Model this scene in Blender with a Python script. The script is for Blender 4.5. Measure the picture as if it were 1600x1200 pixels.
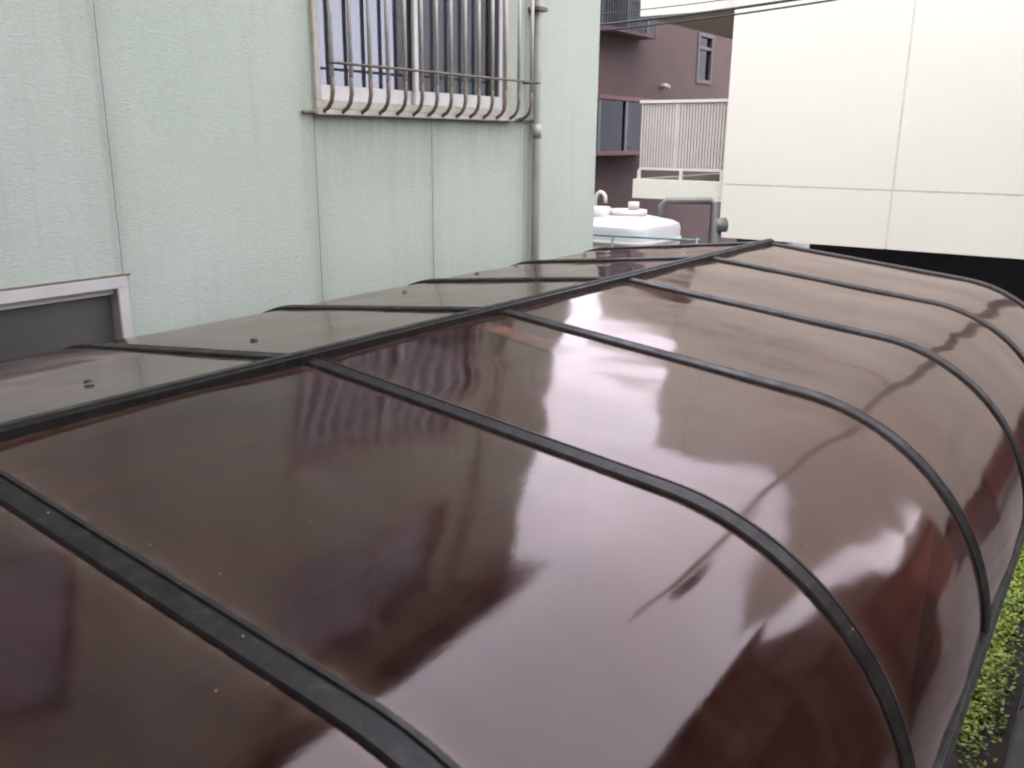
import bpy, bmesh, math, random
from mathutils import Vector, Matrix, noise
random.seed(7)
R = math.radians
sc = bpy.context.scene
for o in list(bpy.data.objects): bpy.data.objects.remove(o)

# ------------------------------------------------------------------ camera
cam_d = bpy.data.cameras.new('camera'); cam = bpy.data.objects.new('camera', cam_d)
sc.collection.objects.link(cam); sc.camera = cam
cam_d.sensor_width = 36; cam_d.lens = 36 * 1375 / 1600
cam_d.clip_start = 0.05; cam_d.clip_end = 600
AZ, PITCH, ROLL = R(35.2), R(15.55), R(0.5)
_h = Vector((-math.sin(AZ), math.cos(AZ), 0)); _r = Vector((math.cos(AZ), math.sin(AZ), 0)); _u = Vector((0, 0, 1))
_f = _h * math.cos(PITCH) - _u * math.sin(PITCH); _u2 = _h * math.sin(PITCH) + _u * math.cos(PITCH)
_r3 = _r * math.cos(ROLL) + _u2 * math.sin(ROLL); _u3 = _u2 * math.cos(ROLL) - _r * math.sin(ROLL)
M = Matrix((_r3, _u3, -_f)).transposed().to_4x4(); M.translation = (2.0, 0, 3.6)
cam.matrix_world = M
cam_d.dof.use_dof = True; cam_d.dof.focus_distance = 4.5; cam_d.dof.aperture_fstop = 5.6

# ------------------------------------------------------------------ sky and sun (overcast)
SUN_EL, SUN_AZ = R(58), R(160)            # azimuth measured clockwise from +Y
w = bpy.data.worlds.new('World'); sc.world = w; w.use_nodes = True
nt = w.node_tree; bg = nt.nodes['Background']
sky = nt.nodes.new('ShaderNodeTexSky'); sky.sky_type = 'NISHITA'; sky.sun_disc = False
sky.sun_elevation = SUN_EL; sky.sun_rotation = SUN_AZ; sky.dust_density = 4; sky.air_density = 1.5
mx = nt.nodes.new('ShaderNodeMix'); mx.data_type = 'RGBA'; mx.inputs[0].default_value = 0.8
nt.links.new(sky.outputs[0], mx.inputs[6]); mx.inputs[7].default_value = (8.5, 8.3, 9.4, 1)   # even cloud layer
nt.links.new(mx.outputs[2], bg.inputs[0]); bg.inputs[1].default_value = 0.12
sd = bpy.data.lights.new('sun', 'SUN'); sd.energy = 0.5; sd.angle = R(40); sd.color = (1, .97, .92)
so = bpy.data.objects.new('sun', sd); sc.collection.objects.link(so)
_sd = Vector((math.sin(SUN_AZ) * math.cos(SUN_EL), math.cos(SUN_AZ) * math.cos(SUN_EL), math.sin(SUN_EL)))
so.rotation_euler = _sd.to_track_quat('Z', 'Y').to_euler(); so.location = (8, -12, 25)
sc.view_settings.view_transform = 'Standard'; sc.view_settings.look = 'None'
sc.view_settings.gamma = 1; sc.view_settings.use_curve_mapping = False
sc.view_settings.exposure = 2.33
sc.render.engine = 'CYCLES'
sc.cycles.use_denoising = True; sc.cycles.filter_width = 2.1
sc.cycles.max_bounces = 4; sc.cycles.diffuse_bounces = 2; sc.cycles.transparent_max_bounces = 8; sc.cycles.adaptive_threshold = .03
sc.cycles.caustics_reflective = False; sc.cycles.caustics_refractive = False

# ------------------------------------------------------------------ materials
class NT:
    def __init__(s, name):
        s.m = bpy.data.materials.new(name); s.m.use_nodes = True; s.t = s.m.node_tree
        s.p = s.t.nodes['Principled BSDF']; s.out = s.t.nodes['Material Output']
    def n(s, typ, **kw):
        x = s.t.nodes.new(typ)
        for k, v in kw.items():
            if k.startswith('i_'):
                key = k[2:]; key = int(key) if key.isdigit() else key.replace('_', ' ')
                x.inputs[key].default_value = v
            else: setattr(x, k, v)
        return x
    def l(s, a, b): s.t.links.new(a, b)
    def coord(s, scale=(1, 1, 1), obj=True, rot=(0, 0, 0)):
        g = s.n('ShaderNodeNewGeometry'); mp = s.n('ShaderNodeMapping'); mp.inputs['Scale'].default_value = scale
        mp.inputs['Rotation'].default_value = rot
        s.l(g.outputs['Position'], mp.inputs[0]); return mp.outputs[0]
    def noise(s, scale, detail=4, rough=.55, stretch=(1, 1, 1), dist=0, rot=(0, 0, 0)):
        x = s.n('ShaderNodeTexNoise'); x.inputs['Scale'].default_value = scale; x.inputs['Detail'].default_value = detail
        x.inputs['Roughness'].default_value = rough; x.inputs['Distortion'].default_value = dist
        s.l(s.coord(stretch, rot=rot), x.inputs['Vector']); return x.outputs[0]
    def ramp(s, fac, stops):
        x = s.n('ShaderNodeValToRGB'); e = x.color_ramp.elements
        while len(e) < len(stops): e.new(.5)
        for i, (p, c) in enumerate(stops):
            e[i].position = p; e[i].color = (c, c, c, 1) if isinstance(c, (int, float)) else (*c, 1)
        s.l(fac, x.inputs[0]); return x.outputs[0]
    def mix(s, fac, a, b, blend='MIX'):
        x = s.n('ShaderNodeMix', data_type='RGBA', blend_type=blend)
        for sock, v in ((x.inputs[0], fac), (x.inputs[6], a), (x.inputs[7], b)):
            if hasattr(v, 'node'): s.l(v, sock)
            elif isinstance(v, (int, float)): sock.default_value = v
            else: sock.default_value = (*v, 1)
        return x.outputs[2]
    def math(s, op, a, b=0):
        x = s.n('ShaderNodeMath', operation=op)
        for sock, v in ((x.inputs[0], a), (x.inputs[1], b)):
            if hasattr(v, 'node'): s.l(v, sock)
            else: sock.default_value = v
        return x.outputs[0]
    def bump(s, h, strength=.3, dist=.01, normal=None):
        b = s.n('ShaderNodeBump'); b.inputs['Strength'].default_value = strength; b.inputs['Distance'].default_value = dist
        s.l(h, b.inputs['Height'])
        if normal: s.l(normal, b.inputs['Normal'])
        return b.outputs[0]

def simple(name, col, rough=.6, var=.15, scale=6, metal=0, bump=0, bscale=80, stretch=(1, 1, 1), spec=.5):
    k = NT(name)
    n1 = k.noise(scale, 5, .6, stretch)
    c = k.ramp(n1, [(.3, tuple(v * (1 - var) for v in col)), (.7, tuple(min(1, v * (1 + var)) for v in col))])
    k.l(c, k.p.inputs['Base Color']); k.p.inputs['Roughness'].default_value = rough; k.p.inputs['Metallic'].default_value = metal
    k.p.inputs['Specular IOR Level'].default_value = spec
    if bump: k.l(k.bump(k.noise(bscale, 3), bump, .004), k.p.inputs['Normal'])
    return k.m

MAT = {}
def mat_polycarbonate(name, d0, d1, dc=(.20, .135, .10)):
    k = NT(name)
    t = k.t; t.nodes.remove(k.p)
    nb = k.noise(3.2, 1, .5, (1, .7, 1)); nf = k.noise(90, 1, .6, (1, 1, 1)); ns = k.noise(22, 1, .6, (2.2, .6, 1))
    b1 = k.bump(nb, .14, .02); b2 = k.bump(ns, .02, .003, b1); b3 = k.bump(nf, .05, .001, b2)
    blotch = k.noise(1.7, 2, .55)
    dif = k.n('ShaderNodeBsdfDiffuse')
    k.l(k.ramp(blotch, [(.32, (.018, .005, .004)), (.5, (.026, .009, .0065)), (.68, (.044, .012, .008))]), dif.inputs[0]); k.l(b3, dif.inputs['Normal'])
    tl = k.n('ShaderNodeBsdfTranslucent'); tl.inputs[0].default_value = (.10, .035, .022, 1)
    tr = k.n('ShaderNodeBsdfTransparent'); tr.inputs[0].default_value = (.44, .21, .16, 1)
    m0 = k.n('ShaderNodeMixShader'); m0.inputs[0].default_value = .25; k.l(dif.outputs[0], m0.inputs[1]); k.l(tl.outputs[0], m0.inputs[2])
    m1 = k.n('ShaderNodeMixShader'); m1.inputs[0].default_value = .6; k.l(m0.outputs[0], m1.inputs[1]); k.l(tr.outputs[0], m1.inputs[2])
    # thin film of dust
    dust = k.n('ShaderNodeBsdfDiffuse'); dust.inputs[0].default_value = (*dc, 1)
    df = k.ramp(k.noise(9, 4, .7, (.5, 1.8, 1)), [(.40, d0), (.85, d1)])
    at = k.n('ShaderNodeAttribute'); at.attribute_name = 'edge'            # metres to the nearest rib: grime collects there
    gr_ = k.ramp(at.outputs['Fac'], [(.028, .30), (.055, .07), (.10, 0)])
    gr_ = k.math('MULTIPLY', gr_, k.ramp(k.noise(26, 3, .7), [(.35, .2), (.65, 1)]))
    vo = k.n('ShaderNodeTexVoronoi'); vo.inputs['Scale'].default_value = 34; k.l(k.coord((1, .8, 1)), vo.inputs['Vector'])
    sp = k.ramp(vo.outputs['Distance'], [(.055, .55), (.085, 0)])
    sp = k.math('MULTIPLY', sp, k.ramp(k.noise(4.5, 2), [(.56, 0), (.62, 1)]))
    df = k.math('ADD', k.math('ADD', df, gr_), sp)
    m2 = k.n('ShaderNodeMixShader'); k.l(df, m2.inputs[0]); k.l(m1.outputs[0], m2.inputs[1]); k.l(dust.outputs[0], m2.inputs[2])
    gl = k.n('ShaderNodeBsdfGlossy'); gl.inputs[0].default_value = (1, .885, .86, 1); k.l(b3, gl.inputs['Normal'])
    k.l(k.ramp(k.noise(5, 3, .65, (1.5, .5, 1)), [(.35, .07), (.75, .13)]), gl.inputs['Roughness'])
    fr = k.n('ShaderNodeFresnel'); fr.inputs[0].default_value = 1.5; k.l(b2, fr.inputs['Normal'])
    ge = k.n('ShaderNodeNewGeometry')
    fac = k.math('MULTIPLY', fr.outputs[0], k.math('SUBTRACT', 1, ge.outputs['Backfacing']))
    m3 = k.n('ShaderNodeMixShader'); k.l(fac, m3.inputs[0]); k.l(m2.outputs[0], m3.inputs[1]); k.l(gl.outputs[0], m3.inputs[2])
    k.l(m3.outputs[0], k.out.inputs[0]); return k.m
MAT['poly'] = mat_polycarbonate('bronze_polycarbonate', 0, .05)
MAT['poly_dusty'] = mat_polycarbonate('dusty_bronze_polycarbonate', .10, .24, (.15, .145, .12))

def mat_rib():
    k = NT('bronze_aluminium')
    d = k.ramp(k.noise(30, 6, .7), [(.38, (.0045, .004, .0035)), (.58, (.012, .0102, .0085)), (.82, (.045, .038, .030))])
    k.l(d, k.p.inputs['Base Color'])
    k.l(k.ramp(k.noise(18, 5), [(.3, .3), (.7, .55)]), k.p.inputs['Roughness']); k.p.inputs['Specular IOR Level'].default_value = .16
    k.l(k.bump(k.noise(160, 3), .15, .002), k.p.inputs['Normal']); return k.m
MAT['rib'] = mat_rib()
MAT['screw'] = simple('zinc_screw', (.16, .16, .155), .5, metal=1)
MAT['rubber'] = simple('black_rubber', (.012, .011, .011), .6)

GSEAM = [-3.2, -2.1, -1.0, .12, 1.24, 2.34, 3.594, 4.62, 5.70]
def mat_green():
    k = NT('pale_green_stucco')
    big = k.noise(.8, 4, .6); fine = k.noise(95, 4, .7, (1, .4, 1.3), .3, rot=(R(12), 0, 0)); grain = k.noise(220, 2, .6)
    c = k.ramp(big, [(.3, (.342, .386, .317)), (.7, (.388, .432, .36))])
    c = k.mix(k.ramp(fine, [(.30, .30), (.62, 0)]), c, (.24, .27, .225))
    # vertical rain streaks and soot, strongest below joints and ledges
    st = k.noise(7, 4, .6, (1, 2.2, .09)); c = k.mix(k.ramp(st, [(.52, 0), (.8, .28)]), c, (.22, .235, .19))
    ge = k.n('ShaderNodeNewGeometry'); sx = k.n('ShaderNodeSeparateXYZ'); k.l(ge.outputs['Position'], sx.inputs[0]); Y_, Z_ = sx.outputs[1], sx.outputs[2]
    m_ = None                                                       # soot that has settled along the panel joints
    for q in GSEAM[-5:]:
        d_ = k.math('ABSOLUTE', k.math('SUBTRACT', Y_, q)); m_ = d_ if m_ is None else k.math('MINIMUM', m_, d_)
    js = k.math('MULTIPLY', k.ramp(m_, [(.012, .5), (.045, .22), (.15, 0)]), k.ramp(k.noise(5, 4, .6, (1, 1, .35)), [(.3, .35), (.7, 1)]))
    c = k.mix(js, c, (.20, .22, .175))
    wy = k.ramp(k.math('MULTIPLY', k.math('ADD', Y_, k.math('MULTIPLY', k.noise(3, 2), .25)), .1), [(.360, 0), (.378, 1), (.588, 1), (.606, 0)])           # drips under the window ledge
    wz = k.math('MULTIPLY', k.ramp(k.math('SUBTRACT', 3.76, Z_), [(.0, 0), (.02, .75), (.16, .35), (.55, 0)]), wy)
    c = k.mix(k.math('MULTIPLY', wz, k.ramp(k.noise(9, 4, .6, (1, 2.5, .15)), [(.3, .25), (.65, .9)])), c, (.20, .215, .17))
    k.l(c, k.p.inputs['Base Color']); k.p.inputs['Roughness'].default_value = .9
    h = k.math('ADD', k.math('MULTIPLY', fine, 1.0), k.math('MULTIPLY', grain, .35))
    k.l(k.bump(h, .40, .010), k.p.inputs['Normal']); return k.m
MAT['green'] = mat_green()
MAT['green_body'] = simple('green_render', (.34, .38, .34), .9)
MAT['sealant'] = simple('grey_joint_sealant', (.30, .34, .285), .8, .12, 9)
MAT['white_frame'] = simple('white_window_frame', (.52, .505, .48), .4, .06, 5)
MAT['grey_frame'] = simple('warm_grey_frame', (.42, .405, .375), .45, .08, 5)
MAT['beige_frame'] = simple('weathered_beige_sill', (.38, .355, .29), .5, .15, 12)
MAT['bar'] = simple('painted_bar', (.48, .47, .425), .45, .12, 14)
MAT['rust'] = simple('rusty_painted_bar', (.12, .095, .07), .7, .4, 40)
MAT['pipe'] = simple('beige_grey_downpipe', (.27, .265, .235), .45, .12, 5)
MAT['eave'] = simple('brown_shading_eave', (.10, .07, .055), .7, .1, 3)
MAT['interior'] = simple('dark_room', (.03, .03, .035), .9)
MAT['curtain'] = simple('pale_curtain', (.40, .40, .41), .9, .1, 4)

def mat_glass(name, ior=1.75, tint=(.55, .57, .6)):
    k = NT(name); k.t.nodes.remove(k.p)
    tr = k.n('ShaderNodeBsdfTransparent'); tr.inputs[0].default_value = (*tint, 1)
    gl = k.n('ShaderNodeBsdfGlossy'); gl.inputs['Roughness'].default_value = .015; gl.inputs[0].default_value = (.88, .9, 1, 1)
    k.l(k.bump(k.noise(1.6, 1), .03, .02), gl.inputs['Normal'])
    fr = k.n('ShaderNodeFresnel'); fr.inputs[0].default_value = ior
    ge = k.n('ShaderNodeNewGeometry')
    fac = k.math('MULTIPLY', fr.outputs[0], k.math('SUBTRACT', 1, ge.outputs['Backfacing']))
    m = k.n('ShaderNodeMixShader'); k.l(fac, m.inputs[0]); k.l(tr.outputs[0], m.inputs[1]); k.l(gl.outputs[0], m.inputs[2])
    k.l(m.outputs[0], k.out.inputs[0]); return k.m
MAT['glass'] = mat_glass('window_glass', 2.0)
MAT['dark_glass'] = mat_glass('dark_window_glass', 1.18, (.5, .5, .55))
k = NT('frosted_glass'); k.l(k.ramp(k.noise(3, 3), [(.3, (.062, .06, .052)), (.7, (.088, .084, .073))]), k.p.inputs['Base Color'])
k.p.inputs['Roughness'].default_value = .35; MAT['frost'] = k.m

def mat_cream():
    k = NT('cream_wall_tile')
    c = k.ramp(k.noise(.5, 5, .6), [(.3, (.45, .44, .385)), (.7, (.475, .465, .405))])
    c = k.mix(k.ramp(k.noise(5, 4, .6, (2, 2, .08)), [(.55, 0), (.85, .10)]), c, (.38, .35, .29))
    k.l(c, k.p.inputs['Base Color']); k.p.inputs['Roughness'].default_value = .8
    k.l(k.bump(k.noise(120, 3), .15, .004), k.p.inputs['Normal']); return k.m
MAT['cream'] = mat_cream()
MAT['cream_joint'] = simple('cream_joint', (.42, .39, .335), .8)
MAT['soffit'] = simple('tan_soffit', (.40, .35, .27), .8)
MAT['rail'] = simple('warm_grey_railing', (.34, .31, .285), .45, .08, 3)
MAT['rail_top'] = simple('pale_grey_handrail', (.44, .42, .385), .4, .05, 3)
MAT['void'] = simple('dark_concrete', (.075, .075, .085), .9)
MAT['brown'] = simple('purple_brown_stucco', (.078, .047, .043), .9, .12, .9, bump=.3, bscale=40)
MAT['brown_trim'] = simple('dull_red_ledge', (.14, .068, .064), .7, .1, 2)
MAT['brown_dark'] = simple('dark_plum_frame', (.055, .036, .036), .6)
MAT['brown_frame'] = simple('dark_window_frame', (.02, .02, .024), .4)
MAT['tank'] = simple('white_fibreglass', (.36, .362, .375), .35, .03, 2)
MAT['tank_lid'] = simple('off_white_plastic', (.46, .43, .39), .5, .06, 3)
MAT['grey_pipe'] = simple('grey_plastic_pipe', (.07, .07, .07), .5, .1, 3)
MAT['grey_mid'] = simple('mid_grey_pipe', (.10, .097, .088), .5, .1, 3)
MAT['teal'] = simple('teal_painted_rail', (.10, .17, .16), .45, .1, 5)
MAT['block'] = simple('wet_dark_block', (.016, .015, .0145), .85, .35, 9, bump=.5, bscale=60)
MAT['joint'] = simple('dark_mortar', (.02, .02, .02), .95)
k = NT('yard_concrete')
k.l(k.ramp(k.noise(1.3, 7, .65), [(.3, (.09, .088, .08)), (.7, (.16, .155, .145))]), k.p.inputs['Base Color']); k.p.inputs['Roughness'].default_value = .9
k.l(k.bump(k.noise(90, 4), .3, .006), k.p.inputs['Normal']); MAT['ground'] = k.m
MAT['soil'] = simple('damp_soil', (.025, .02, .015), .95, .3, 12)
k = NT('ground_cover_leaf')
oi = k.noise(14, 2); k.l(k.ramp(oi, [(.3, (.07, .11, .006)), (.55, (.16, .22, .012)), (.75, (.27, .31, .025))]), k.p.inputs['Base Color']); k.p.inputs['Roughness'].default_value = .5
MAT['leaf'] = k.m
k = NT('faded_orange_tape')
k.l(k.ramp(k.noise(16, 4), [(.3, (.07, .028, .017)), (.5, (.12, .040, .021)), (.75, (.15, .050, .026))]), k.p.inputs['Base Color']); k.p.inputs['Roughness'].default_value = .25
at_ = k.n('ShaderNodeAttribute'); at_.attribute_name = 'fade'
k.l(k.math('MULTIPLY', at_.outputs['Fac'], k.ramp(k.noise(13, 5, .7), [(.30, .15), (.6, .8)])), k.p.inputs['Alpha']); MAT['orange'] = k.m
MAT['cable'] = simple('black_cable', (.012, .012, .013), .6)
MAT['pole'] = simple('concrete_pole', (.22, .21, .20), .8, .1, 3)
MAT['redhouse'] = simple('red_brown_cladding', (.12, .05, .04), .8, .3, .8)
MAT['redhouse2'] = simple('mottled_red_cladding', (.05, .034, .030), .8, .5, .7)
MAT['roof_tile'] = simple('dark_roof_tile', (.05, .035, .03), .6, .2, 3)
MAT['greyhouse'] = simple('grey_render', (.22, .20, .19), .9, .15, .6)
MAT['car'] = simple('dark_paint', (.05, .02, .02), .3)

# ------------------------------------------------------------------ mesh helpers
COL = sc.collection
def obj(name, mesh, mat=None, parent=None, loc=None, rot=None):
    o = bpy.data.objects.new(name, mesh); COL.objects.link(o)
    if mat and not mesh.materials:
        for m_ in (mat if isinstance(mat, (list, tuple)) else [mat]): mesh.materials.append(m_)
    if parent: o.parent = parent
    if loc: o.location = loc
    if rot: o.rotation_euler = rot
    return o
def thing(name, label, cat, loc=(0, 0, 0), group=None):
    o = bpy.data.objects.new(name, None); COL.objects.link(o); o.location = loc; o.empty_display_size = .2
    return tag(o, label, cat, group)
def tag(o, label, cat, group=None):
    o['label'] = label; o['category'] = cat
    if group: o['group'] = group
    return o
def struct(o): o['kind'] = 'structure'; return o
def mesh_of(bm, name='mesh', smooth=False):
    me = bpy.data.meshes.new(name); bmesh.ops.recalc_face_normals(bm, faces=bm.faces[:]); bm.to_mesh(me); bm.free()
    if smooth:
        for p in me.polygons: p.use_smooth = True
    return me
def bm_box(bm, a, b, bevel=0):
    x0, y0, z0 = a; x1, y1, z1 = b
    vs = [bm.verts.new(p) for p in ((x0,y0,z0),(x1,y0,z0),(x1,y1,z0),(x0,y1,z0),(x0,y0,z1),(x1,y0,z1),(x1,y1,z1),(x0,y1,z1))]
    fs = [bm.faces.new([vs[i] for i in q]) for q in ((0,3,2,1),(4,5,6,7),(0,1,5,4),(1,2,6,5),(2,3,7,6),(3,0,4,7))]
    if bevel:
        es = list({e for f in fs for e in f.edges}); bmesh.ops.bevel(bm, geom=es, offset=bevel, segments=2, affect='EDGES')
def box(name, a, b, mat, parent=None, bevel=0):
    """box given in world coordinates; origin stays at the parent's origin"""
    bm = bmesh.new(); off = Vector(parent_loc(parent))
    bm_box(bm, Vector(a) - off, Vector(b) - off, bevel); return obj(name, mesh_of(bm, name), mat, parent)
def parent_loc(p):
    v = Vector((0, 0, 0))
    while p: v += p.location; p = p.parent
    return v
def bm_tube(bm, pts, r, seg=8, cap=True):
    pts = [Vector(p) for p in pts]; rings = []; prev = None
    for i, p in enumerate(pts):
        d = (pts[min(i + 1, len(pts) - 1)] - pts[max(i - 1, 0)]).normalized()
        if prev is None: a = d.orthogonal().normalized()
        else: a = (prev - d * prev.dot(d)).normalized()
        prev = a; b = d.cross(a)
        rr = r[i] if isinstance(r, (list, tuple)) else r
        rings.append([bm.verts.new(p + (a * math.cos(t) + b * math.sin(t)) * rr) for t in [2 * math.pi * j / seg for j in range(seg)]])
    for i in range(len(rings) - 1):
        for j in range(seg): bm.faces.new((rings[i][j], rings[i][(j + 1) % seg], rings[i + 1][(j + 1) % seg], rings[i + 1][j]))
    if cap: bm.faces.new(rings[0][::-1]); bm.faces.new(rings[-1])
def tube(name, pts, r, mat, parent=None, seg=10):
    off = parent_loc(parent); bm = bmesh.new(); bm_tube(bm, [Vector(p) - off for p in pts], r, seg)
    return obj(name, mesh_of(bm, name, True), mat, parent)
def cells(lo, hi, cuts): return sorted({lo, hi, *[c for c in cuts if lo < c < hi]})
def slab_with_holes(name, axis, d0, d1, u0, u1, z0, z1, holes, mat, parent, bevel=.006):
    """wall slab: thickness along `axis` from d0 to d1, u is the other horizontal axis; holes are (u0,u1,z0,z1)"""
    us = cells(u0, u1, [h for q in holes for h in q[:2]]); zs = cells(z0, z1, [h for q in holes for h in q[2:]])
    bm = bmesh.new(); off = parent_loc(parent); fs = []; vd = {}
    def v(u, z):
        if (u, z) not in vd:
            p = (d1, u, z) if axis == 'x' else (u, d1, z); vd[(u, z)] = bm.verts.new(Vector(p) - off)
        return vd[(u, z)]
    for i in range(len(us) - 1):
        for j in range(len(zs) - 1):
            cu, cz = (us[i] + us[i + 1]) / 2, (zs[j] + zs[j + 1]) / 2
            if any(h[0] < cu < h[1] and h[2] < cz < h[3] for h in holes): continue
            fs.append(bm.faces.new((v(us[i], zs[j]), v(us[i + 1], zs[j]), v(us[i + 1], zs[j + 1]), v(us[i], zs[j + 1]))))
    r = bmesh.ops.extrude_face_region(bm, geom=fs)
    dv = Vector((d0 - d1, 0, 0)) if axis == 'x' else Vector((0, d0 - d1, 0))
    bmesh.ops.translate(bm, verts=[g for g in r['geom'] if isinstance(g, bmesh.types.BMVert)], vec=dv)
    return obj(name, mesh_of(bm, name), mat, parent)

# ------------------------------------------------------------------ ground
bm = bmesh.new(); bmesh.ops.create_grid(bm, x_segments=2, y_segments=2, size=150)
struct(obj('ground', mesh_of(bm), MAT['ground']))
struct(box('planting_strip', (1.28, -3, .004), (1.84, 14, .03), MAT['soil']))

# ------------------------------------------------------------------ green building
XW = -1.93
gb = thing('green_building', 'pale green stucco building with barred window beside the carport', 'building', (XW, 2, 0))
GT = 7.30                                # top of the wall
UP = (3.605, 5.475, 3.76, 4.98); LOW = (.55, 2.352, 1.9, 2.957); UPPER2 = (3.605, 5.475, 5.75, 6.95); UPPER3 = (.9, 2.22, 4.75, 5.95)
box('wall_core', (-11, -6, 0), (XW - .75, 6.761, GT - .02), MAT['green_body'], gb)
slab_with_holes('joint_backing', 'x', XW - .74, XW - .0035, -5.99, 6.761, .002, GT - .02, [UP, LOW, UPPER2, UPPER3], MAT['sealant'], gb)
edges = [-6.0] + GSEAM + [6.765]
for i in range(len(edges) - 1):
    a, b = edges[i], edges[i + 1]; g = .006
    slab_with_holes('wall_panel', 'x', XW - .003, XW, a + (g if i else 0), b - (g if i < len(edges) - 2 else 0), 0, GT, [UP, LOW, UPPER2, UPPER3], MAT['green'], gb)
box('end_wall', (-11, 6.762, 0), (XW - .001, 6.79, GT), MAT['green'], gb)
box('shading_eave', (-11.1, -6.1, GT + .001), (XW + .43, 6.90, GT + .13), MAT['eave'], gb)  # unseen overhang added to shade the upper wall and darken its reflection

def window_unit(parent, y0, y1, z0, z1, depth, upper):
    wn = obj('window', bpy.data.meshes.new('window_box'), None, parent)
    bm = bmesh.new(); off = parent_loc(parent); fw = .045 if upper else .055
    x1 = XW + .022; x0 = XW - .10
    for a, b in (((x0, y0, z0), (x1, y1, z0 + fw)), ((x0, y0, z1 - fw), (x1, y1, z1)), ((x0, y0, z0 + fw), (x1, y0 + fw, z1 - fw)), ((x0, y1 - fw, z0 + fw), (x1, y1, z1 - fw))):
        bm_box(bm, Vector(a) - off, Vector(b) - off, .004)
    bm.to_mesh(wn.data); bm.free(); wn.data.materials.append(MAT['beige_frame' if upper else 'grey_frame'])
    return wn
# upper window: two sliding sashes behind an iron grille
wu = window_unit(gb, *UP, .1, True)
y0, y1, z0, z1 = UP; ym = 4.505
def sash(y0, y1, z0, z1, x, mat_frame, curtain=False):
    s = obj('sash', bpy.data.meshes.new('sash'), None, wu); bm = bmesh.new(); off = parent_loc(wu)
    bot, st = .085, .04
    for a, b in (((x - .025, y0, z0), (x, y1, z0 + bot)), ((x - .025, y0, z1 - .05), (x, y1, z1)), ((x - .025, y0, z0 + bot), (x, y0 + st, z1 - .05)), ((x - .025, y1 - st, z0 + bot), (x, y1, z1 - .05))):
        bm_box(bm, Vector(a) - off, Vector(b) - off, .003)
    bm.to_mesh(s.data); bm.free(); s.data.materials.append(mat_frame)
    g = bmesh.new(); bm_box(g, Vector((x - .016, y0 + st, z0 + bot)) - off, Vector((x - .010, y1 - st, z1 - .05)) - off)
    p = obj('pane', mesh_of(g), MAT['glass'], wu)
sash(y0 + .046, ym + .03, z0 + .047, z1 - .047, XW - .035, MAT['white_frame'])
sash(ym - .03, y1 - .046, z0 + .047, z1 - .047, XW - .004, MAT['white_frame'])
box('room_back', (XW - .62, y0 - .1, z0 - .1), (XW - .6, y1 + .1, z1 + .1), MAT['interior'], wu)
bm = bmesh.new(); off = parent_loc(wu); N = 140                     # pleated curtain behind the sashes, added pale to brighten the panes
vs = []
for i in range(N + 1):
    t = i / N; y = 3.66 + t * 1.76; x = XW - .16 + .022 * math.sin(t * 90) + .01 * math.sin(t * 23)
    vs.append((bm.verts.new(Vector((x, y, z0 + .06)) - off), bm.verts.new(Vector((x, y, z1 - .02)) - off)))
for i in range(N): bm.faces.new((vs[i][0], vs[i + 1][0], vs[i + 1][1], vs[i][1]))
obj('curtain', mesh_of(bm, 'curtain', True), MAT['curtain'], wu)
box('window_sill', (XW - .02, y0 - .02, z0 - .035), (XW + .055, y1 + .03, z0 - .002), MAT['beige_frame'], wu, .004)
# lower window
wl = window_unit(gb, *LOW, .1, False)
box('pane', (XW - .06, LOW[0] + .055, LOW[2] + .055), (XW - .05, LOW[1] - .055, LOW[3] - .055), MAT['frost'], wl)
box('sash_rail', (XW - .048, LOW[0] + .057, LOW[3] - .085), (XW - .02, LOW[1] - .057, LOW[3] - .057), MAT['white_frame'], wl)
box('lintel_trim', (XW + .001, LOW[0] - .02, LOW[3] + .001), (XW + .018, LOW[1] + .02, LOW[3] + .009), MAT['rust'], wl)
# unseen windows of the storey above, added to darken the roof's reflection
for q in (UPPER2, UPPER3):
    wq = window_unit(gb, *q, .1, True); mid = (q[0] + q[1]) / 2
    for p0, p1 in ((q[0] + .046, mid - .02), (mid + .02, q[1] - .046)): box('pane', (XW - .05, p0, q[2] + .046), (XW - .042, p1, q[3] - .046), MAT['glass'], wq)
    box('stile', (XW - .06, mid - .0195, q[2] + .046), (XW - .02, mid + .0195, q[3] - .046), MAT['white_frame'], wq)
    box('room_back', (XW - .62, q[0] - .1, q[2] - .1), (XW - .6, q[1] + .1, q[3] + .1), MAT['interior'], wq)
# grille
gx = -1.80
gr = obj('window_grille', bpy.data.meshes.new('grille_rails'), None, gb); bm = bmesh.new(); off = parent_loc(gb)
for pts, r in (([(gx + .012, 3.60, 4.0), (gx + .012, 5.69, 4.0)], .008), ([(XW + .02, 3.50, 3.735), (XW + .02, 5.88, 3.735)], .010), ([(gx + .012, 3.60, 4.8), (gx + .012, 5.69, 4.8)], .008),
               ([(gx + .012, 5.68, 4.0), (XW, 5.68, 4.0)], .008), ([(gx + .012, 3.61, 4.8), (XW, 3.61, 4.8)], .008), ([(gx + .012, 5.68, 4.8), (XW, 5.68, 4.8)], .008)):
    bm_tube(bm, [Vector(p) - off for p in pts], r, 8)
gr.data = mesh_of(bm, 'grille_rails', True); gr.data.materials.append(MAT['rust'])
bm = bmesh.new()                          # one bar, its foot hooked back to the wall
bm_tube(bm, [(0, 0, 5.02), (0, 0, 3.93)], .0125, 8)
n0 = len(bm.faces)
bm_tube(bm, [(0, 0, 3.931), (0, 0, 3.84), (-.012, 0, 3.795), (-.038, 0, 3.765), (-.075, 0, 3.745), (-.125, 0, 3.735)], .012, 8)
bm.faces.ensure_lookup_table()
for f in bm.faces[n0:]: f.material_index = 1
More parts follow.
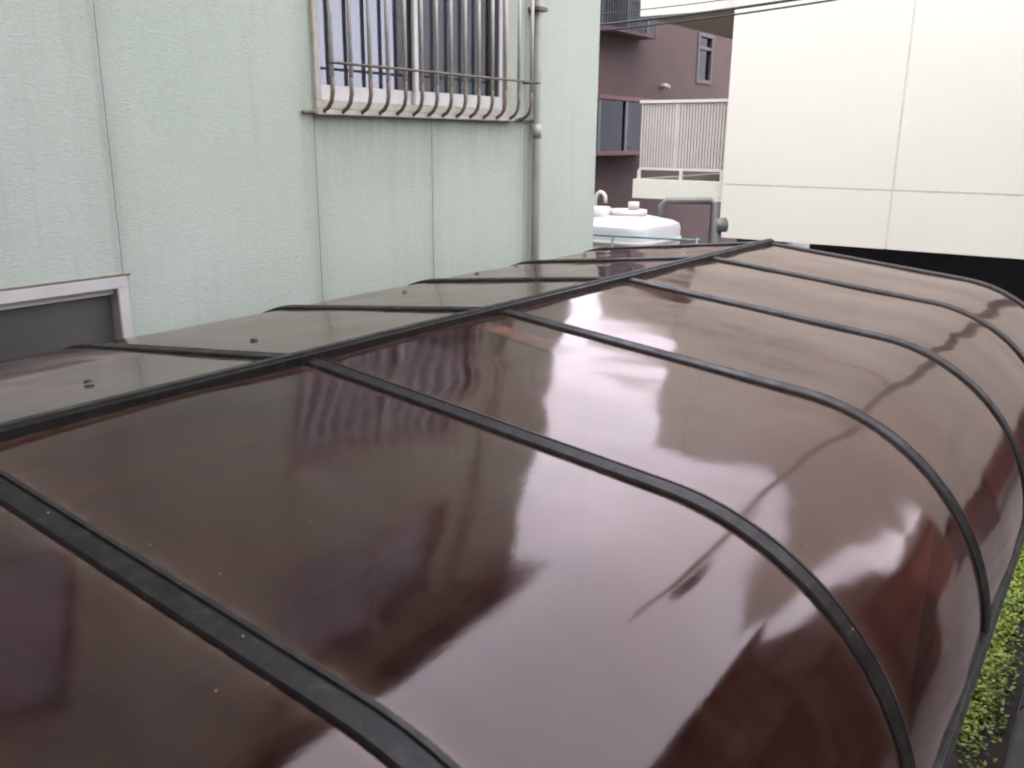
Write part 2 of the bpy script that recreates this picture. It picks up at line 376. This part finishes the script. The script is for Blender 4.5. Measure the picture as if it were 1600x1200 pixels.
bar_me = mesh_of(bm, 'grille_bar', True); bar_me.materials.append(MAT['bar']); bar_me.materials.append(MAT['rust'])
for y in (3.63, 3.777, 3.932, 4.082, 4.235, 4.388, 4.532, 4.676, 4.823, 4.97, 5.122, 5.276, 5.44, 5.60):
    b = obj('bar', bar_me, None, gr, (gx - XW, y - 2, 0))
# downpipe
dp = tube('downpipe', [(XW + .055, 5.79, 0.02), (XW + .055, 5.79, 7.28)], .031, MAT['pipe'], gb, 14)
for z in (3.66, 1.6): tube('pipe_collar', [(XW + .055, 5.79, z - .05), (XW + .055, 5.79, z + .05)], .0355, MAT['pipe'], dp, 14)
for z in (4.52, 2.2):
    box('pipe_bracket', (XW, 5.73, z - .015), (XW + .10, 5.85, z + .015), MAT['rust'], dp, .004)

# ------------------------------------------------------------------ carport with bronze polycarbonate roof
ZR = 2.95; T0 = R(6); RR = .68; XA = 1.2; ZA = -math.tan(T0) * XA; CX = XA - RR * math.sin(T0); CZ = ZA - RR * math.cos(T0); TE = R(87)
LF = XA / math.cos(T0); LT = LF + RR * (TE - T0)
def prof(s):
    """point and normal of the roof's cross-section at arc length s from the ridge (x >= 0)"""
    if s <= LF: return s * math.cos(T0), -s * math.sin(T0), T0
    t = T0 + (s - LF) / RR; return CX + RR * math.sin(t), CZ + RR * math.cos(t), t
ribs = [-1.30, -.28, .745, 1.759, 2.755, 3.785, 4.80, 5.76]
cp = thing('carport', 'long carport roof of glossy bronze polycarbonate panels and dark ribs', 'carport', (0, 2.2, 0))
OY = 2.2
def panel(ya, yb, side, seed):
    NS, NY = 64, 40; bm = bmesh.new(); grid = []
    for i in range(NS + 1):
        s = .015 + (LT - .015) * i / NS; x, z, t = prof(s); row = []
        for j in range(NY + 1):
            v = j / NY; y = ya + (yb - ya) * v
            d = .006 * math.sin(math.pi * v) * (1 if side > 0 else .4)
            d += .0058 * noise.noise(Vector((s * 2.3 + seed * 7.3, y * 2.6, seed))) * math.sin(math.pi * v) ** .5
            d += .0006 * noise.noise(Vector((s * 7, y * 8, seed + 3)))
            row.append(bm.verts.new((side * (x + d * math.sin(t)), y - OY, ZR + z + d * math.cos(t))))
        grid.append(row)
    for i in range(NS):
        for j in range(NY):
            q = (grid[i][j], grid[i + 1][j], grid[i + 1][j + 1], grid[i][j + 1])
            bm.faces.new(q if side > 0 else q[::-1])
    me = bpy.data.meshes.new('roof_panel'); bm.to_mesh(me); bm.free()
    ea = me.attributes.new('edge', 'FLOAT', 'POINT')
    for v_ in me.vertices: ea.data[v_.index].value = min(v_.co.y + OY - ya, yb - v_.co.y - OY, abs(v_.co.x) + .0)
    for p in me.polygons: p.use_smooth = True
    o = obj('roof_panel', me, MAT['poly' if side > 0 else 'poly_dusty'], cp)
    if me.polygons[0].normal.z < 0: me.flip_normals()
    so_ = o.modifiers.new('thickness', 'SOLIDIFY'); so_.thickness = .004; so_.offset = -1
    return o
RIBSEC = [(-.036, -.004), (-.036, .004), (-.031, .010), (.004, .015), (.008, .007), (.015, .007), (.018, .012), (.031, .009), (.036, .004), (.036, -.004)]
def rib_mesh():
    bm = bmesh.new(); rings = []; S = [(-1, LT - (LT - .02) * i / 44) for i in range(45)] + [(1, .02 + (LT - .02) * i / 44) for i in range(45)]
    for side, s in S:
        x, z, t = prof(s)
        if s > LF + .01: pass
        rings.append([bm.verts.new((side * (x + h * math.sin(t)), u, ZR + z + h * math.cos(t))) for u, h in RIBSEC])
    n = len(RIBSEC)
    for i in range(len(rings) - 1):
        for j in range(n): bm.faces.new((rings[i][j], rings[i][(j + 1) % n], rings[i + 1][(j + 1) % n], rings[i + 1][j]))
    bm.faces.new(rings[0]); bm.faces.new(rings[-1][::-1])
    me = mesh_of(bm, 'rib'); me.materials.append(MAT['rib']); return me
for i in range(len(ribs) - 1):
    for side in (1, -1): panel(ribs[i], ribs[i + 1], side, i + (.5 if side < 0 else 0))
rib_me = rib_mesh()
bm = bmesh.new(); bmesh.ops.create_uvsphere(bm, u_segments=8, v_segments=5, radius=.0026); bmesh.ops.scale(bm, vec=(1, 1, .6), verts=bm.verts[:])
screw_me = mesh_of(bm, 'screw', True); screw_me.materials.append(MAT['screw'])
bm = bmesh.new(); bmesh.ops.create_cone(bm, cap_ends=True, segments=12, radius1=.015, radius2=.011, depth=.007)
clip_me = mesh_of(bm, 'clip'); clip_me.materials.append(MAT['rubber'])
for y in ribs:
    rb = obj('rib', rib_me, None, cp, (0, y - OY, 0))
    for s in ((.42, .98, 1.55) if int(y * 7) % 2 else (.55, 1.12, 1.7)):
        x, z, t = prof(s); obj('screw', screw_me, None, rb, (x + .0145 * math.sin(t), -.004, ZR + z + .0145 * math.cos(t)), (0, t, 0))
# ridge cap
bm = bmesh.new(); sec = [(-.030, -.012), (-.030, .014), (-.024, .022), (.012, .026), (.014, .020), (.030, .018), (.030, -.012)]
ra = [bm.verts.new((x, ribs[0] - .03 - OY, ZR + z + .004)) for x, z in sec]; rb_ = [bm.verts.new((x, ribs[-1] + .03 - OY, ZR + z + .004)) for x, z in sec]
for j in range(len(sec)): bm.faces.new((ra[j], ra[(j + 1) % len(sec)], rb_[(j + 1) % len(sec)], rb_[j]))
bm.faces.new(ra); bm.faces.new(rb_[::-1]); obj('ridge_cap', mesh_of(bm), MAT['rib'], cp)
# clips on the left slope
for x, y in ((-.42, 1.30), (-.53, 1.98), (-1.0, 3.3), (-1.15, 4.1), (-1.22, 4.6), (-1.1, 5.25)):
    s = -x / math.cos(T0); px, pz, t = prof(s); obj('clip', clip_me, None, cp, (x, y - OY, ZR + pz + .0075), (0, -t, 0))
# eave beams, gutters, purlins, posts, gable ties
xe, ze, _ = prof(LT)
for sd_ in (1, -1):
    a, b = sorted((sd_ * (xe - .045), sd_ * (xe + .014)))
    box('eave_gutter', (a, ribs[0], ZR + ze - .10), (b, ribs[-1], ZR + ze + .012), MAT['rib'], cp, .006)
    for y in (-.9, 1.0, 5.62):
        a, b = sorted((sd_ * (xe - .55), sd_ * (xe - .47))); box('post', (a, y - .04, 0), (b, y + .04, ZR + ze - .091), MAT['rib'], cp, .006)
    for px in (.25, .88):
        z_ = ZR - math.tan(T0) * px; a, b = sorted((sd_ * (px - .015), sd_ * (px + .015)))
        box('purlin', (a, ribs[0] + .03, z_ - .115), (b, ribs[-1] - .03, z_ - .075), MAT['rib'], cp)
for y in (-.9, 1.0, 5.62):
    box('tie_beam', (-xe + .046, y - .025, ZR + ze - .09), (xe - .046, y + .025, ZR + ze - .015), MAT['rib'], cp)
# strips of orange repair tape stuck along the slope
def tape(x0, ya, x1, yb, hw):
    bm = bmesh.new(); N, K = 16, 8; rows = []; fade = []
    for i in range(N + 1):
        x = x0 + (x1 - x0) * i / N; row = []
        for j in range(K + 1):
            y = ya + (yb - ya) * i / N + (2 * j / K - 1) * hw; v_ = (y - ribs[3]) / (ribs[4] - ribs[3])
            row.append(bm.verts.new((x, y - OY, ZR - math.tan(T0) * x + .006 * math.sin(math.pi * v_) + .0042))); fade.append(min(1, 4 * j / K, 4 * (K - j) / K, 5 * i / N, 2.0 * (N - i) / N))
        rows.append(row)
    for i in range(N):
        for j in range(K): bm.faces.new((rows[i][j], rows[i + 1][j], rows[i + 1][j + 1], rows[i][j + 1]))
    me = bpy.data.meshes.new('tape_residue'); bm.to_mesh(me); bm.free(); at = me.attributes.new('fade', 'FLOAT', 'POINT')
    for i, f in enumerate(fade): at.data[i].value = f
    o = obj('tape_residue', me, MAT['orange'], cp); o['label'] = 'faded orange strip of tape residue on the roof panel'; return o
tape(.10, 2.512, .50, 2.487, .07)

# ------------------------------------------------------------------ cream building
cb = thing('cream_building', 'large cream building with jointed wall panels above a dark open ground floor', 'building', (-3.4, 13.3, 0))
YF = 13.3; CT = 8.6; XR = 6.2; XL = -3.40; g = .014
xs = [XL, -.92, 2.6, XR]; zs = [2.14, 2.948, 5.76, CT]
box('wall_core', (XL + .01, YF + .0045, 2.15), (XR - .01, 24, CT - .02), MAT['cream_joint'], cb)
for i in range(3):
    for j in range(3):
        gh = .008 if i else 0
        box('wall_panel', (xs[i] + (g if i else 0), YF, zs[j] + (g if j else 0)), (xs[i + 1] - (g if i < 2 else 0), YF + .004, zs[j + 1] - (g if j < 2 else 0)), MAT['cream'], cb)
box('side_wall', (XL - .02, YF + .001, 2.142), (XL + .009, 24, CT), MAT['cream'], cb)
box('side_wall', (XR - .009, YF + .001, 2.142), (XR + .02, 24, CT), MAT['cream'], cb)
box('parapet_coping', (XL - .05, YF - .05, CT + .001), (XR + .05, 24.1, CT + .09), MAT['rail_top'], cb)
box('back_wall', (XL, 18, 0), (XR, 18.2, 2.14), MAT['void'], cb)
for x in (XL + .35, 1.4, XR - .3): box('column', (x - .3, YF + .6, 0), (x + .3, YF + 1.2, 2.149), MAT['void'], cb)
# balconies on its left side
BX0, BX1, BY0, BY1 = -5.04, XL - .021, 13.45, 22
for zb in (2.68, 5.50):
    up = zb > 4
    bal = box('balcony_slab', (BX0, BY0, zb), (BX1, BY1, zb + .14), MAT['soffit'], cb)
    top = zb + (1.25 if up else .30)
    off = parent_loc(bal)
    box('balcony_upstand', (BX0 - .012, BY0 - .012, zb - .012), (BX1, BY0 + .12, top), MAT['cream'], bal, .006)
    box('balcony_upstand', (BX0 - .012, BY0 + .121, zb - .012), (BX0 + .12, BY1, top), MAT['cream'], bal, .006)
rl = obj('balcony_railing', bpy.data.meshes.new('railing'), None, cb); bm = bmesh.new(); off = parent_loc(cb)
yb = BY0 + .05; xb = BX0 + .07
for a, b in (((xb - .03, yb - .035, 4.18), (BX1, yb + .035, 4.225)), ((xb, yb - .015, 3.13), (BX1, yb + .015, 3.17)), ((xb - .03, yb + .036, 4.18), (xb + .03, BY1, 4.225)), ((xb - .015, yb + .016, 3.13), (xb + .015, BY1, 3.17))):
    bm_box(bm, Vector(a) - off, Vector(b) - off)
for x in (xb, (xb + BX1) / 2 - .02, BX1 - .1): bm_box(bm, Vector((x - .025, yb - .022, 2.981)) - off, Vector((x + .025, yb + .022, 3.128)) - off)
gm = mesh_of(bm, 'railing'); rl.data = gm; gm.materials.append(MAT['rail_top'])
bm = bmesh.new(); bm_box(bm, (-.017, -.012, 3.172), (.017, .012, 4.178)); bar2 = mesh_of(bm, 'baluster'); bar2.materials.append(MAT['rail'])
n = 31
for i in range(n): obj('baluster', bar2, None, rl, (xb + .02 + (BX1 - xb - .05) * i / (n - 1) - off.x, yb - off.y, 0))
for i in range(1, 60): obj('baluster', bar2, None, rl, (xb - off.x, yb + .06 + i * .11 - off.y, 0))
box('baluster_post', (xb + .60, yb - .02, 3.172), (xb + .655, yb + .02, 4.178), MAT['rail'], rl)

# ------------------------------------------------------------------ brown building
XB = -8.4
bb = thing('brown_building', 'purple brown apartment building with bay windows behind the cream balconies', 'building', (XB, 20, 0))
BT = 7.4
smw = (23.15, 24.15, 5.10, 6.38)
slab_with_holes('wall', 'x', XB - .15, XB, 10, 34, 0, BT, [smw, (17.6, 19.9, 3.36, 4.46), (17.6, 19.75, 5.98, 7.1)], MAT['brown'], bb)
box('wall_core', (-18, 10.01, 0), (XB - 1.0, 33.9, BT - .01), MAT['brown'], bb)
box('roof_edge', (-18, 9.9, BT + .001), (XB + .1, 34.1, BT + .15), MAT['brown_trim'], bb)
for (a, b, z0, z1) in ((17.6, 19.9, 3.36, 4.46), (17.6, 19.75, 5.98, 7.1)):
    wn = box('bay_window', (XB + .001, a - .12, z0 - .10), (XB + .34, b + .12, z0 - .001), MAT['brown_trim'], bb, .01)
    box('window_head', (XB + .001, a - .12, z1 + .001), (XB + .34, b + .12, z1 + .10), MAT['brown_trim'], wn, .01)
    for y_ in (a, (a + b) / 2 + .1, b):
        box('window_frame', (XB + .20, y_ - .06, z0), (XB + .28, y_ + .06, z1), MAT['brown_frame'], wn)
    box('window_frame', (XB + .0, a - .04, z0), (XB + .2, a, z1), MAT['brown_frame'], wn); box('window_frame', (XB + .0, b, z0), (XB + .2, b + .04, z1), MAT['brown_frame'], wn)
    for p0, p1 in ((a + .06, (a + b) / 2 + .04), ((a + b) / 2 + .16, b - .06)):
        box('pane', (XB + .23, p0, z0 + .001), (XB + .24, p1, z1 - .001), MAT['dark_glass'], wn)
    for p0, p1 in ((a + .10, a + .45), (b - .40, b - .12)):
        box('curtain', (XB - .05, p0, z0 + .12), (XB - .03, p1, z1 - .02), MAT['curtain'], wn)
    box('room_back', (XB - .9, a - .1, z0 - .1), (XB - .8, b + .1, z1 + .1), MAT['interior'], wn)
    if z0 > 5:                                     # balcony guard in front of the upper bay
        gu = box('window_guard', (XB + .42, a - .1, z0 + .62), (XB + .45, b + .1, z0 + .66), MAT['brown_frame'], bb)
        for i in range(22): box('guard_bar', (XB + .425, a - .08 + i * .108, z0 - .09), (XB + .445, a - .06 + i * .108, z0 + .62), MAT['brown_frame'], gu)
        box('guard_ledge', (XB + .341, a - .12, z0 - .10), (XB + .46, b + .12, z0 - .091), MAT['brown_trim'], gu)
y0, y1, z0, z1 = smw
wn = box('window', (XB - .06, y0 + .1, z0 + .1), (XB - .05, y1 - .1, z1 - .1), MAT['dark_glass'], bb)
box('room_back', (XB - .5, y0 - .1, z0 - .1), (XB - .4, y1 + .1, z1 + .1), MAT['interior'], wn)
for a, b in (((XB - .1, y0, z0), (XB + .03, y1, z0 + .1)), ((XB - .1, y0, z1 - .1), (XB + .03, y1, z1)), ((XB - .1, y0, z0 + .1), (XB + .03, y0 + .1, z1 - .1)), ((XB - .1, y1 - .1, z0 + .1), (XB + .03, y1, z1 - .1)), ((XB - .045, y0 + .1, z1 - .42), (XB + .02, y1 - .1, z1 - .34))):
    box('window_frame', a, b, MAT['brown_dark'], wn)
tube('vent_spout', [(XB - .02, 21.1, 4.90), (XB + .10, 21.1, 4.92), (XB + .22, 21.12, 4.86)], .06, MAT['pipe'], bb)

# ------------------------------------------------------------------ water tank
tk = thing('water_tank', 'white fibreglass water tank behind the green building corner', 'tank', (-3.6, 10, 0))
bm = bmesh.new(); off = parent_loc(tk); pts = []
def rrect(x0, x1, y0, y1, r, z, n=6):
    out = []
    for cx_, cy_, a0 in ((x1 - r, y0 + r, -90), (x1 - r, y1 - r, 0), (x0 + r, y1 - r, 90), (x0 + r, y0 + r, 180)):
        for i in range(n + 1):
            a = R(a0 + 90 * i / n); out.append(Vector((cx_ + r * math.cos(a), cy_ + r * math.sin(a), z)) - off)
    return out
rings = []
for x0, x1, y0, y1, r, z in ((-4.5, -2.72, 9.3, 10.55, .28, .30), (-4.5, -2.72, 9.3, 10.55, .28, 2.55), (-4.48, -2.74, 9.32, 10.53, .27, 2.60), (-4.42, -2.80, 9.38, 10.47, .24, 2.635), (-4.1, -3.1, 9.65, 10.25, .2, 2.70)):
    rings.append([bm.verts.new(p) for p in rrect(x0, x1, y0, y1, r, z)])
for i in range(len(rings) - 1):
    m_ = len(rings[0])
    for j in range(m_): bm.faces.new((rings[i][j], rings[i][(j + 1) % m_], rings[i + 1][(j + 1) % m_], rings[i + 1][j]))
bm.faces.new(rings[0][::-1]); bm.faces.new(rings[-1]); me = mesh_of(bm, 'tank_body', True)
tb = obj('tank_body', me, MAT['tank'], tk); bv = tb.modifiers.new('split', 'EDGE_SPLIT'); bv.split_angle = R(35)
bm = bmesh.new(); ra = [[bm.verts.new(p) for p in rrect(-4.5 - d, -2.72 + d, 9.3 - d, 10.55 + d, .28 + d, z_)] for d, z_ in ((.001, 2.40), (.02, 2.405), (.02, 2.43), (.001, 2.435))]
for i in range(3):
    for j in range(len(ra[0])): bm.faces.new((ra[i][j], ra[i][(j + 1) % len(ra[0])], ra[i + 1][(j + 1) % len(ra[0])], ra[i + 1][j]))
obj('tank_flange', mesh_of(bm), MAT['tank_lid'], tk)
box('plinth', (-4.4, 9.4, 0), (-2.85, 10.45, .30), MAT['pole'], tk)
tube('manhole_lid', [(-3.55, 9.72, 2.60), (-3.55, 9.72, 2.80)], .14, MAT['tank_lid'], tk, 16)
tube('manhole_lid', [(-3.32, 10.0, 2.68), (-3.32, 10.0, 2.76)], .26, MAT['tank_lid'], tk, 18)
tube('float_cap', [(-3.22, 10.0, 2.761), (-3.22, 10.0, 2.86)], .07, MAT['tank_lid'], tk, 12)
tube('vent_pipe', [(-3.74, 9.95, 2.62), (-3.74, 9.95, 2.88), (-3.72, 9.95, 2.93), (-3.675, 9.95, 2.965), (-3.63, 9.95, 2.95), (-3.60, 9.95, 2.91), (-3.595, 9.95, 2.83)], .024, MAT['tank_lid'], tk, 10)
pa = tube('supply_pipe', [(-3.0, 10.35, 2.60), (-3.0, 10.35, 2.82), (-2.95, 10.37, 2.87), (-2.5, 10.7, 2.87), (-2.46, 10.73, 2.83), (-2.46, 10.73, .0)], .045, MAT['grey_mid'], tk, 10)
pb = tube('standpipe', [(-2.80, 11.6, 0), (-2.80, 11.6, 2.42), (-2.77, 11.6, 2.48), (-2.64, 11.6, 2.50)], .10, MAT['grey_pipe'], None, 12)
tag(pb, 'dark grey standpipe with bent top beside the water tank', 'pipe')
fr_ = thing('fence', 'thin teal painted rail fence in front of the water tank', 'fence', (-2, 8.4, 0))
for z in (2.60, 2.05, 1.5): tube('rail', [(-3.6, 8.4, z - .012), (-1.62, 8.4, z + .03)], .012, MAT['teal'], fr_)
for x in (-3.5, -2.62, -1.65): tube('post', [(x, 8.4, 0), (x, 8.4, 2.60 + .012 + (x + 3.6) * .02)], .017, MAT['teal'], fr_)

# ------------------------------------------------------------------ strip between the carport and the boundary wall
def ground_cover():
    bm = bmesh.new(); rnd = random.Random(3)
    for i in range(42000):
        y = rnd.uniform(1, 13); x = min(1.80, max(1.30, rnd.gauss(1.56, .09)))
        dens = noise.noise(Vector((x * 2.2, y * 1.1, 1))) + .22
        if rnd.random() > .5 + dens * 1.4: continue
        hgt = .03 + max(0, .14 * (dens)) * rnd.random() + .05 * rnd.random()
        s = rnd.uniform(.008, .022); a = rnd.uniform(0, 6.28); tl = rnd.uniform(-.7, .7)
        u = Vector((math.cos(a), math.sin(a), tl)) * s; v = Vector((-math.sin(a), math.cos(a), rnd.uniform(-.5, .5))) * s * .6; c = Vector((x, y, hgt))
        bm.faces.new([bm.verts.new(c + p) for p in (u * -1, v * -1, u, v)])
        if i % 3 == 0: bm.faces.new([bm.verts.new(p) for p in (Vector((x - .002, y, .028)), Vector((x + .002, y, .028)), c)])
    me = bpy.data.meshes.new('ground_cover'); bm.to_mesh(me); bm.free()
    o = obj('ground_cover', me, MAT['leaf']); o['kind'] = 'stuff'; o['label'] = 'bright green ground cover growing along the carport edge'; o['category'] = 'ground cover'
ground_cover()
bw = thing('block_wall', 'low dark block wall right of the green planting strip', 'wall', (1.98, 4, 0))
box('wall_core', (1.93, -3, 0), (2.05, 13, .995), MAT['joint'], bw)
bm = bmesh.new(); bm_box(bm, (-.07, .004, .004), (.08, .396, .196), .006); blk = mesh_of(bm, 'block'); blk.materials.append(MAT['block'])
for r_ in range(5):
    for i in range(40):
        y = -3 + i * .4 + (.2 if r_ % 2 else 0)
        if y < 12.6: obj('block', blk, None, bw, (-.005, y - 4, r_ * .2))
for i in range(26): box('cap_stone', (1.895, -3 + i * .61, 1.0), (2.085, -3 + i * .61 + .60, 1.05), MAT['block'], bw, .008)

# ------------------------------------------------------------------ utility pole, cables, houses on the right
up = thing('utility_pole', 'grey concrete utility pole in front of the cream building', 'utility pole', (1.78, 10.4, 0))
tube('pole', [(1.78, 10.4, 0), (1.78, 10.4, 10.5)], [.16, .10], MAT['pole'], up, 14)
tube('transformer', [(2.2, 10.4, 8.2), (2.2, 10.4, 9.0)], .24, MAT['pole'], up, 16)
def cable(p0, p1, sag, r, label):
    pts = [Vector(p0).lerp(Vector(p1), i / 24) - Vector((0, 0, sag * 4 * (i / 24) * (1 - i / 24))) for i in range(25)]
    return tag(tube('cable', pts, r, MAT['cable'], None, 6), label, 'cable', 'cables crossing from the utility pole')
cable((1.66, 10.4, 5.36), (-8.38, 10.6, 5.02), .22, .011, 'lowest black overhead cable at the top right of the picture')
cable((1.66, 10.4, 5.42), (-8.38, 10.6, 5.10), .22, .016, 'thick middle black overhead cable at the top right of the picture')
cable((1.66, 10.4, 5.50), (-8.38, 10.6, 5.30), .24, .006, 'thin uppermost black overhead cable at the top right of the picture')

def house(loc, sx, sy, h, wall, label):
    t = thing('house', label, 'house', loc); x, y, _ = loc
    box('wall', (x - sx / 2, y - sy / 2, 0), (x + sx / 2, y + sy / 2, h), wall, t)
    bm = bmesh.new(); e = .4
    P = [(-sx / 2 - e, -sy / 2 - e, h), (sx / 2 + e, -sy / 2 - e, h), (sx / 2 + e, sy / 2 + e, h), (-sx / 2 - e, sy / 2 + e, h), (0, -sy / 2 - e, h + sx * .2), (0, sy / 2 + e, h + sx * .2)]
    v = [bm.verts.new(p) for p in P]
    for f in ((0, 1, 4), (1, 2, 5, 4), (2, 3, 5), (3, 0, 4, 5), (3, 2, 1, 0)): bm.faces.new([v[i] for i in f])
    obj('roof', mesh_of(bm), MAT['roof_tile'], t)
    for z in (1.0, 3.6):
        for i in range(3):
            yy = y - sy / 2 + sy * (i + .5) / 3
            if z + 1.2 < h:
                wf = box('window', (x - sx / 2 - .05, yy - .75, z), (x - sx / 2 + .01, yy + .75, z + 1.15), MAT['brown_frame'], t)
                box('pane', (x - sx / 2 - .06, yy - .68, z + .07), (x - sx / 2 - .051, yy + .68, z + 1.08), MAT['frost'], wf)
house((8.2, 22, 0), 4.4, 8, 3.9, MAT['redhouse'], 'red brown house with dark tiled roof right of the cream building')
house((7.6, 6.0, 0), 5.0, 6.2, 6.1, MAT['redhouse2'], 'red brown house with dark windows on the far side of the dark block wall')

# building from which the carport is overlooked (behind the camera), raised to cut sky light
rbd = thing('grey_building', 'plain grey rendered building behind the near end of the carport, unseen, raised to block sky light', 'building', (3, -6, 0))
box('wall', (-1.7, -9, 0), (10, -1.55, 11.8), MAT['greyhouse'], rbd)
box('roof_coping', (-1.8, -9.1, 11.801), (10.1, -1.45, 11.95), MAT['pole'], rbd)
for x in (.2, 3.4, 6.6):
    for z in (3.9, 6.6):
        wf = box('window', (x - .8, -1.56, z), (x + .8, -1.50, z + 1.2), MAT['white_frame'], rbd)
        box('pane', (x - .72, -1.501, z + .08), (x + .72, -1.49, z + 1.12), MAT['frost'], wf)
